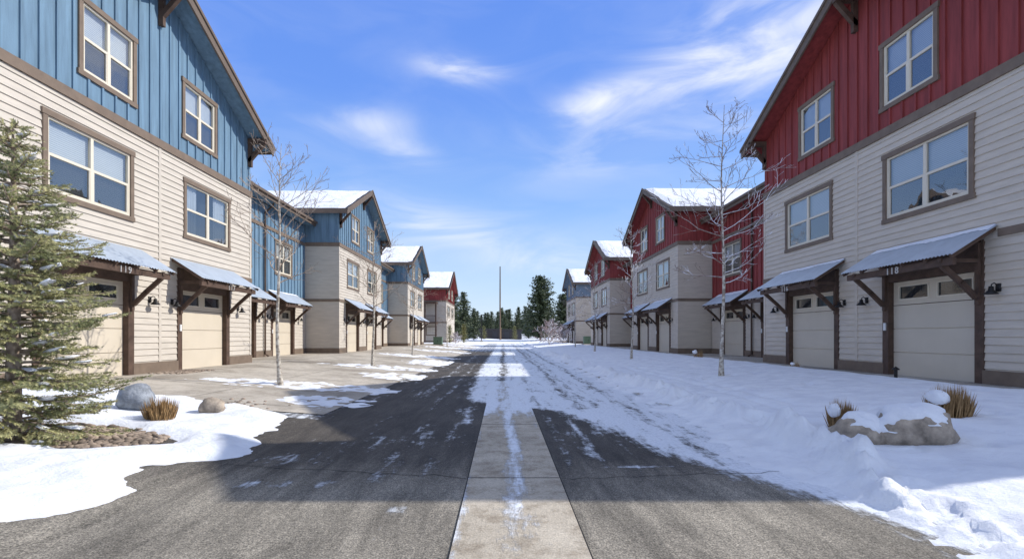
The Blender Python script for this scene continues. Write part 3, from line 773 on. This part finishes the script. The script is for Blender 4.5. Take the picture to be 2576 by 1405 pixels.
def spruce(seed,H,Rm,x,y):
    rnd=random.Random(seed); e=empty('spruce_tree',(x,y,base(x)),0)
    tag(e,'green spruce with clumps of snow on its boughs at the left edge','tree')
    tr=MB(); tr.tube([(0,0,-.05),(0.02,0,H*.5),(0,0,H*.98)],[.085,.05,.008],8); tr.build('trunk',M['twig'],e,True)
    bw=MB(); nd=MB(); sn=MB(); z=.1
    def needles(a,b,n,ln):
        ax=(b-a); L=ax.length; ax.normalize()
        for k in range(n):
            t=rnd.random(); p=a.lerp(b,t); r=V((rnd.gauss(0,1),rnd.gauss(0,1),rnd.gauss(0,1))); r-=ax*r.dot(ax); r.normalize()
            d=(ax*.7+r*.85).normalized()*ln*rnd.uniform(.7,1.2); s=ax.cross(r).normalized()*.006
            nd.add([p-s,p+s,p+d],[(0,1,2)])
    while z<H*.97:
        f=z/H; Rz=Rm*(1-f)**.74*(.8+.2*min(1,f*6))*rnd.uniform(.8,1.12); nb=9 if f<.6 else 7; a0=rnd.uniform(0,6.28)
        for k in range(nb):
            a=a0+k*6.283/nb+rnd.uniform(-.3,.3); L=Rz*rnd.uniform(.6,1.2)+.06; up=.35*f+rnd.uniform(-.16,.06)+.05
            d=V((math.cos(a),math.sin(a),up)).normalized(); p=V((0,0,z+rnd.uniform(-.05,.05))); ns=6; q=[p]
            for i in range(ns):
                d=(d+V((rnd.gauss(0,.06),rnd.gauss(0,.06),(-.07 if i<3 else .12)))).normalized(); q.append(q[-1]+d*L/ns)
            bw.tube(q,[.014*(1-.8*i/ns)+.002 for i in range(ns+1)],4)
            m=int(L/.055)
            for j in range(m):
                t=.2+.8*j/max(1,m); ff=t*ns; i=min(int(ff),ns-1); pp=q[i].lerp(q[i+1],ff-i); ax=(q[i+1]-q[i]).normalized()
                side=ax.cross(V((0,0,1))).normalized()*(1 if j%2 else -1)
                tl=(.30*(1-t)+.09)*rnd.uniform(.7,1.2)*min(1,L/.6+.3); dd=(ax*.85+side*.7+V((0,0,rnd.uniform(-.3,.12)))).normalized()
                needles(pp,pp+dd*tl,int(tl*215),.036)
            needles(q[1],q[-1],int(L*130),.038)
            if rnd.random()<.5 and L>.25:
                i=rnd.randint(2,5); c=q[i]+V((0,0,.035)); rr=rnd.uniform(.02,.055)
                dr=(q[i+1]-q[i]).normalized(); sd_=dr.cross(V((0,0,1))).normalized()
                n=8; vs=[];fs=[]
                for u in range(5):
                    th=math.pi*u/4
                    for w in range(n):
                        ph=2*math.pi*w/n; a_,b_,c_=math.sin(th)*math.cos(ph)*2.4,math.sin(th)*math.sin(ph)*1.2,math.cos(th)*.4
                        v=(dr*a_+sd_*b_+V((0,0,c_)))*rr; v*=1+.9*N(v.x*22+c.x*9,v.y*22+c.y*9,v.z*22); vs.append(c+v)
                for u in range(4):
                    for w in range(n): fs.append((u*n+w,u*n+(w+1)%n,(u+1)*n+(w+1)%n,(u+1)*n+w))
                sn.add(vs,fs)
        z+=.128
    bw.build('bough',M['twig'],e,True); nd.build('needles',M['spruce'],e); sn.build('snow_clumps',M['snow'],e,True)
    print('spruce tris',len(nd.f))
spruce(4,3.75,1.22,-5.6,5.85)

def pine_meshes(seed,H,Rm,mat,dens=1,ragged=.35,low=.12,ts=1.0,ex=.75):
    rnd=random.Random(seed); tr=MB(); tr.tube([(0,0,0),(0,0,H*.97)],[H*.018,.03],6); cr=MB(); z=H*low
    while z<H:
        f=z/H; Rz=Rm*((1-f)**ex)*(.6+.4*min(1,(f-low)*5))*rnd.uniform(1-ragged,1+ragged*.4)+.1
        for k in range(int(8*dens)):
            a=rnd.uniform(0,6.28); L=Rz*rnd.uniform(.55,1.15); m=max(3,int(L/.25*dens))
            for j in range(m):
                t=(j+.6)/m; p=V((math.cos(a)*L*t,math.sin(a)*L*t,z+L*t*(.25*f+.05)+rnd.gauss(0,.1)))
                for w in range(2):
                    s=rnd.uniform(.26,.48)*(H/11)**.5*ts; d1=V((rnd.gauss(0,1),rnd.gauss(0,1),rnd.gauss(0,.5))).normalized()*s; d2=V((rnd.gauss(0,1),rnd.gauss(0,1),rnd.gauss(0,.5))).normalized()*s
                    o=V((rnd.gauss(0,.13),rnd.gauss(0,.13),rnd.gauss(0,.1))); cr.add([p+o,p+o+d1,p+o+d2],[(0,1,2)])
        z+=H*.028
    return tr.mesh('trunk',M['wood'],True),cr.mesh('crown',mat)
P1=pine_meshes(1,14.0,5.4,M['pine'],1.4,.4,.06,1.1,.5); P2=pine_meshes(2,10.5,3.2,M['pine'],1.0,.3,.04,1.1,.6); P3=pine_meshes(3,11.5,3.6,M['pine'],1.0,.35,.05,1.1,.55); P4=pine_meshes(4,3,.9,M['pine_y'],1.0,.2,.05,.6)
zf=.55
place_tree('pine_tree',P1,8.2,112,1.0,0,'big broad dark pine rising right of the tall wooden pole','tree',None,zf)
place_tree('pine_tree',P1,14.4,122,.78,2,'dark pine half hidden behind the slate-blue house','tree',None,zf)
gp='dark pines standing behind the far red-gabled house'
for i,(x,y,s,m) in enumerate(((-10.2,104,.92,P3),(-8.3,108,.95,P2),(-11.5,112,.95,P2),(-6.6,116,.62,P3))):
    place_tree('pine_tree',m,x,y,s,i*1.3,'dark pine just right of the far red-gabled house, '+('leftmost','second from left, tallest','behind the others','shortest, rightmost')[i],'tree',gp,zf)
for i,(x,y,s) in enumerate(((-6.4,84,1.0),(-5.4,146,1.3),(3.2,140,1.25),(-7.9,76,.9))):
    place_tree('young_pine',P4,x,y,s,i,('small conical evergreen before the far red-gabled house','young yellow-green pine at the left end of the dark long building','young yellow-green pine at the right end of the dark long building','small evergreen next to the utility cabinet on the left')[i],'tree',None,.3)
rnd=random.Random(5); k=0
for row,(yy,n) in enumerate(((185,46),(208,52),(240,52))):
    for i in range(n):
        x=-95+200*(i+rnd.random())/n; y=yy+rnd.uniform(-8,8)
        place_tree('pine_tree',(P2,P3)[k%2],x,y,rnd.uniform(.68,1.0)+row*.1,k*1.7,'dark pine in the distant belt of forest at the end of the street','tree','pines of the distant forest belt',.6+max(0,(y-200)*.02)+row*.5); k+=1

# ------------------------------------------------------------------ small things
def rock_mesh(seed,sx,sy,sz,sub=3):
    bm=bmesh.new(); bmesh.ops.create_icosphere(bm,subdivisions=sub,radius=1)
    for v in bm.verts:
        d=1+.28*N(v.co.x*1.1+seed,v.co.y*1.1,v.co.z*1.1)+.1*N(v.co.x*3+seed,v.co.y*3,v.co.z*3)
        v.co=V((v.co.x*sx*d,v.co.y*sy*d,v.co.z*sz*d))
    return bm
def boulder(x,y,sx,sy,sz,seed,label,cap=0,rz=0,sink=.35,mat='rock',lean=.3):
    e=empty('boulder',(x,y,gz(x,y)-.03),rz); tag(e,label,'boulder')
    bm=rock_mesh(seed,sx,sy,sz); m=bpy.data.meshes.new('stone'); bm.to_mesh(m); bm.free(); m.materials.append(M[mat]); m.polygons.foreach_set('use_smooth',[True]*len(m.polygons)); link('stone',m,e,(0,0,sz*sink))
    if cap:
        bm=rock_mesh(seed,sx*1.0,sy*1.0,sz,4); bm.normal_update()
        for v in bm.verts:
            k=clamp((v.normal.z-(.78-cap*.4)+N(v.co.x*3,v.co.y*3,seed)*.14-max(-.2,v.co.x*lean/sx))*1.8,-.3,1)
            v.co+=V((0,0,1))*(.06*k if k>0 else 0)-v.normal*(.03 if k<=0 else 0)
        m=bpy.data.meshes.new('snow_cap'); bm.to_mesh(m); bm.free(); m.materials.append(M['snow']); m.polygons.foreach_set('use_smooth',[True]*len(m.polygons)); link('snow_cap',m,e,(0,0,sz*sink))
    return e
boulder(-5.72,8.0,.27,.22,.24,3,'bluish grey boulder beside the spruce',0,0,.75,'rockg')
boulder(-4.6,8.1,.2,.16,.14,9,'small low brown stone right of the dry grass tuft on the left',0,0,.75)
boulder(4.72,5.9,.46,.33,.25,5,'long tan boulder under a cap of snow, biggest on the right verge',.6,-.1,.6,'rock',.35)
boulder(4.13,6.0,.27,.26,.21,8,'rounded tan boulder touching the left end of the biggest boulder',.4,0,.6,'rock',-.3)
def tuft(x,y,w,h,label,snow=False,seed=1,n=420):
    rnd=random.Random(seed); e=empty('grass_tuft',(x,y,gz(x,y)-.02)); tag(e,label,'ornamental grass'); m=MB()
    for i in range(n):
        a=rnd.uniform(0,6.28); r=rnd.random()**.5*w*.4; p=V((math.cos(a)*r,math.sin(a)*r,0)); hh=h*rnd.uniform(.6,1.05)*(1-.35*(r/(w*.4))**2)
        t=p+V((math.cos(a)*w*.16*rnd.random()+rnd.gauss(0,.02),math.sin(a)*w*.16*rnd.random()+rnd.gauss(0,.02),hh)); s=V((rnd.gauss(0,1),rnd.gauss(0,1),0)).normalized()*.006
        mid=p.lerp(t,.5); m.add([p-s,p+s,mid+s,mid-s,t],[(0,1,2,3),(3,2,4)])
    m.build('blades',M['straw'],e)
    if snow:
        bm=rock_mesh(seed+3,w*.2,w*.24,h*.2); mm=bpy.data.meshes.new('snow_cap'); bm.to_mesh(mm); bm.free(); mm.materials.append(M['snow']); mm.polygons.foreach_set('use_smooth',[True]*len(mm.polygons)); link('snow_cap',mm,e,(-w*.34,-.04,h*.58))
tuft(-4.95,7.4,.46,.38,'tuft of dry straw-coloured grass between two stones on the left snow')
tuft(4.46,6.75,.36,.44,'small dry grass tuft with snow on it, left of the biggest boulder',True,2,500)
tuft(6.15,7.05,.58,.50,'larger dry grass tuft half covered in snow, right of the biggest boulder',True,3,800)
tuft(8.6,22.5,.5,.45,'small frosted shrub tuft before the recessed red wing',True,4,80)
tuft(8.9,15.6,.3,.22,'low dry plant in the snow below garage 116',True,6,60)
cb=MB(); rnd=random.Random(3)
def stones(n,fx):
    for i in range(n):
        x,y,s=fx(); z=base(x)+.01
        n_=6; vs=[];fs=[];a0=rnd.random()*6
        for u,(rr,hh) in enumerate(((1,0),(.95,.5),(.5,.85),(.05,.95))):
            for w in range(n_):
                t=a0+w*6.283/n_; q=rr*rnd.uniform(.85,1.1); vs.append((x+math.cos(t)*s*q,y+math.sin(t)*s*.8*q,z+hh*s*.7))
        for u in range(3):
            for w in range(n_): fs.append((u*n_+w,u*n_+(w+1)%n_,(u+1)*n_+(w+1)%n_,(u+1)*n_+w))
        cb.add(vs,fs)
def f1():
    a=rnd.uniform(0,6.28); r=rnd.random()**.5; return -5.4+math.cos(a)*r*1.2,6.3+math.sin(a)*r*.62,rnd.uniform(.025,.06)
stones(750,f1)
stones(260,lambda:(rnd.uniform(-9.3,-8.4),rnd.uniform(13.4,14.9),rnd.uniform(.025,.06)))
stones(24,lambda:(rnd.gauss(-4.9,.5),rnd.gauss(9.6,.25),rnd.uniform(.02,.05)))
tag(cb.build('river_cobbles',M['cobble'],None,True),'brown river cobbles lying below the spruce and along the wall','cobbles',None,'stuff')

def cabinet(x,y,label):
    e=empty('utility_cabinet',(x,y,base(x)),0); tag(e,label,'utility box')
    m=MB(); m.box(-.5,.5,-.45,.45,.1,.95); m.build('cabinet_body',M['box_green'],e); m=MB(); m.box(-.54,.54,-.49,.49,.951,1.0); m.build('lid',M['box_green'],e); m=MB(); m.box(-.65,.65,-.6,.6,0,.1); m.build('pad',M['gutter'],e)
    m=MB(); m.box(-.02,.02,-.48,-.452,.4,.6); m.build('handle',M['black'],e)
cabinet(-7.6,60,'green utility cabinet on the left, before the far red-gabled house')
cabinet(10.2,61.5,'green utility cabinet on the right, beyond the third red-gabled house')
e=empty('utility_pole',(-.7,128,.5)); tag(e,'very tall bare wooden pole at the end of the street','pole')
m=MB(); m.tube([(0,0,0),(0,0,10),(0,0,18.3)],[.22,.18,.13],10,True); m.build('shaft',M['wood'],e,True)
m=MB(); m.tube([(.24,0,0),(.24,0,3)],[.06,.06],6,True); m.build('guy_guard',M['straw'],e)
e=empty('street_lamp',(-4.2,100,.3)); tag(e,'slim dark street lamp left of the tall wooden pole','street lamp')
m=MB(); m.tube([(0,0,0),(0,0,5.2)],[.08,.06],8,True); m.build('post',M['black'],e); m=MB(); m.box(-.1,.75,-.16,.16,5.2,5.34); m.build('lamp_head',M['black'],e); m=MB(); m.box(-.25,.25,-.25,.25,0,.25); m.build('footing',M['gutter'],e)
e=empty('storage_building',(-.6,152,.5)); tag(e,'long low dark building at the end of the street behind the pole','building')
m=MB(); m.box(-6.4,6.2,0,9,0,2.7); m.build('wall',M['darkshed'],e)
m=MB(); m.prism([(-6.8,2.65),(6.6,2.65),(6.6,2.9),(-6.8,3.2)],-.4,9.4); m.build('roof',M['roofm'],e)
for x in (-4.5,-1,2.5): m=MB(); m.box(x,x+2,-.05,-.002,0,2.2); m.build('door',M['roofm'],e)
e=empty('path_light',(8.9,11.6,base(8.9)+.05)); tag(e,'tiny black path light in the snow before the house numbered 118','path light')
m=MB(); m.tube([(0,0,0),(0,0,.2)],[.035,.035],8,True); m.build('stem',M['black'],e); m=MB(); m.lathe([(0,.27),(.075,.21),(.075,.19),(.03,.19)]); m.build('hood',M['black'],e)

# ------------------------------------------------------------------ camera, sun, sky
cd=bpy.data.cameras.new('camera'); cam=bpy.data.objects.new('camera',cd); col.objects.link(cam)
cam.location=(0,0,1.4); cam.rotation_euler=(R(90),0,0); cd.lens=18; cd.sensor_width=36; cd.shift_x=.0089; cd.shift_y=.0553; cd.clip_end=4000; cd.clip_start=.05
scene.camera=cam
el=R(37.5); dx,dy=-1,-.2
sd=bpy.data.lights.new('sun','SUN'); sd.energy=4.8; sd.angle=R(.5); sd.color=(1,.955,.88); so=bpy.data.objects.new('sun',sd); col.objects.link(so)
d=V((dx,dy,-math.tan(el)*math.hypot(dx,dy))); so.rotation_euler=d.to_track_quat('-Z','Y').to_euler(); so.location=(20,0,30)
w=bpy.data.worlds.new('World'); scene.world=w; w.use_nodes=True; n=w.node_tree.nodes; l=w.node_tree.links; bg=n['Background']
sky=n.new('ShaderNodeTexSky'); sky.sky_type='NISHITA'; sky.sun_disc=False; sky.sun_elevation=el; sky.sun_rotation=math.atan2(1,.2); sky.air_density=1.0; sky.dust_density=.3; sky.ozone_density=2.0
tc=n.new('ShaderNodeTexCoord'); sp=n.new('ShaderNodeSeparateXYZ'); l.new(tc.outputs['Generated'],sp.inputs[0])
gr=n.new('ShaderNodeValToRGB'); e_=gr.color_ramp.elements
e_[0].position=0; e_[0].color=(.68,.80,.95,1); e_[1].position=.92; e_[1].color=(.50,.58,.76,1)
for p,c in ((.10,(.50,.69,.96)),(.24,(.27,.49,.95)),(.42,(.14,.32,.90)),(.58,(.12,.28,.86)),(.72,(.34,.44,.78))):
    q=e_.new(p); q.color=(*c,1)
l.new(sp.outputs[2],gr.inputs[0])
gm=n.new('ShaderNodeVectorMath'); gm.operation='SCALE'; gm.inputs['Scale'].default_value=7.6; l.new(gr.outputs[0],gm.inputs[0])
ms=n.new('ShaderNodeMix'); ms.data_type='RGBA'; ms.inputs[0].default_value=.85; l.new(sky.outputs[0],ms.inputs[6]); l.new(gm.outputs[0],ms.inputs[7])
def mt(op,a,b=0.0):
    q=n.new('ShaderNodeMath'); q.operation=op
    for i,x in enumerate((a,b)):
        if isinstance(x,(int,float)): q.inputs[i].default_value=x
        else: l.new(x,q.inputs[i])
    return q.outputs[0]
az=mt('ARCTAN2',sp.outputs[0],sp.outputs[1]); elv=mt('ARCSINE',sp.outputs[2])
def blob(px,py,rx,ry,tilt,amp):
    a0=math.atan2(px-1265,1288); e0=math.atan2(845-py,math.hypot(1288,px-1265)); k=1288
    da=mt('SUBTRACT',az,a0); de=mt('SUBTRACT',elv,e0); ct,st=math.cos(R(tilt)),math.sin(R(tilt))
    u=mt('ADD',mt('MULTIPLY',da,ct*k/rx),mt('MULTIPLY',de,st*k/rx)); v=mt('ADD',mt('MULTIPLY',da,-st*k/ry),mt('MULTIPLY',de,ct*k/ry))
    r2=mt('ADD',mt('MULTIPLY',u,u),mt('MULTIPLY',v,v)); return mt('MULTIPLY',mt('EXPONENT',mt('MULTIPLY',r2,-1.0)),amp)
tot=None
for b_ in ((1165,178,95,24,-4,.85),(925,312,110,32,0,.62),(1030,385,75,26,-12,.5),(1500,255,120,38,18,.8),(1720,190,230,65,30,.6),(1930,100,160,80,25,.6),(1700,350,240,40,10,.4),(1150,585,280,50,-12,.7),(1430,655,200,26,0,.7),(780,560,200,40,-15,.35),(2300,60,300,160,20,.5)):
    q=blob(*b_); tot=q if tot is None else mt('ADD',tot,q)
back=mt('MULTIPLY',mt('MAXIMUM',mt('MULTIPLY',sp.outputs[1],-1.0),0.0),.8)
tot=mt('ADD',tot,back)
cx=n.new('ShaderNodeCombineXYZ'); l.new(az,cx.inputs[0]); l.new(elv,cx.inputs[1])
mp=n.new('ShaderNodeMapping'); mp.inputs['Rotation'].default_value=(0,0,R(-14)); mp.inputs['Scale'].default_value=(2.6,8,1); l.new(cx.outputs[0],mp.inputs[0])
n1=n.new('ShaderNodeTexNoise'); n1.inputs['Scale'].default_value=1.5; n1.inputs['Detail'].default_value=8; n1.inputs['Roughness'].default_value=.54; n1.inputs['Distortion'].default_value=.9; l.new(mp.outputs[0],n1.inputs['Vector'])
r1=n.new('ShaderNodeMapRange'); r1.interpolation_type='SMOOTHSTEP'; r1.inputs['From Min'].default_value=.34; r1.inputs['From Max'].default_value=.74; l.new(n1.outputs['Fac'],r1.inputs['Value'])
cf=mt('MINIMUM',mt('MULTIPLY',mt('ADD',tot,.07),mt('ADD',r1.outputs[0],.12)),.9)
mx=n.new('ShaderNodeMix'); mx.data_type='RGBA'; l.new(cf,mx.inputs[0]); l.new(ms.outputs[2],mx.inputs[6]); mx.inputs[7].default_value=(6.9,7.1,7.5,1)
l.new(mx.outputs[2],bg.inputs[0]); bg.inputs[1].default_value=.145
scene.view_settings.view_transform='Standard'; scene.view_settings.look='None'; scene.view_settings.exposure=0
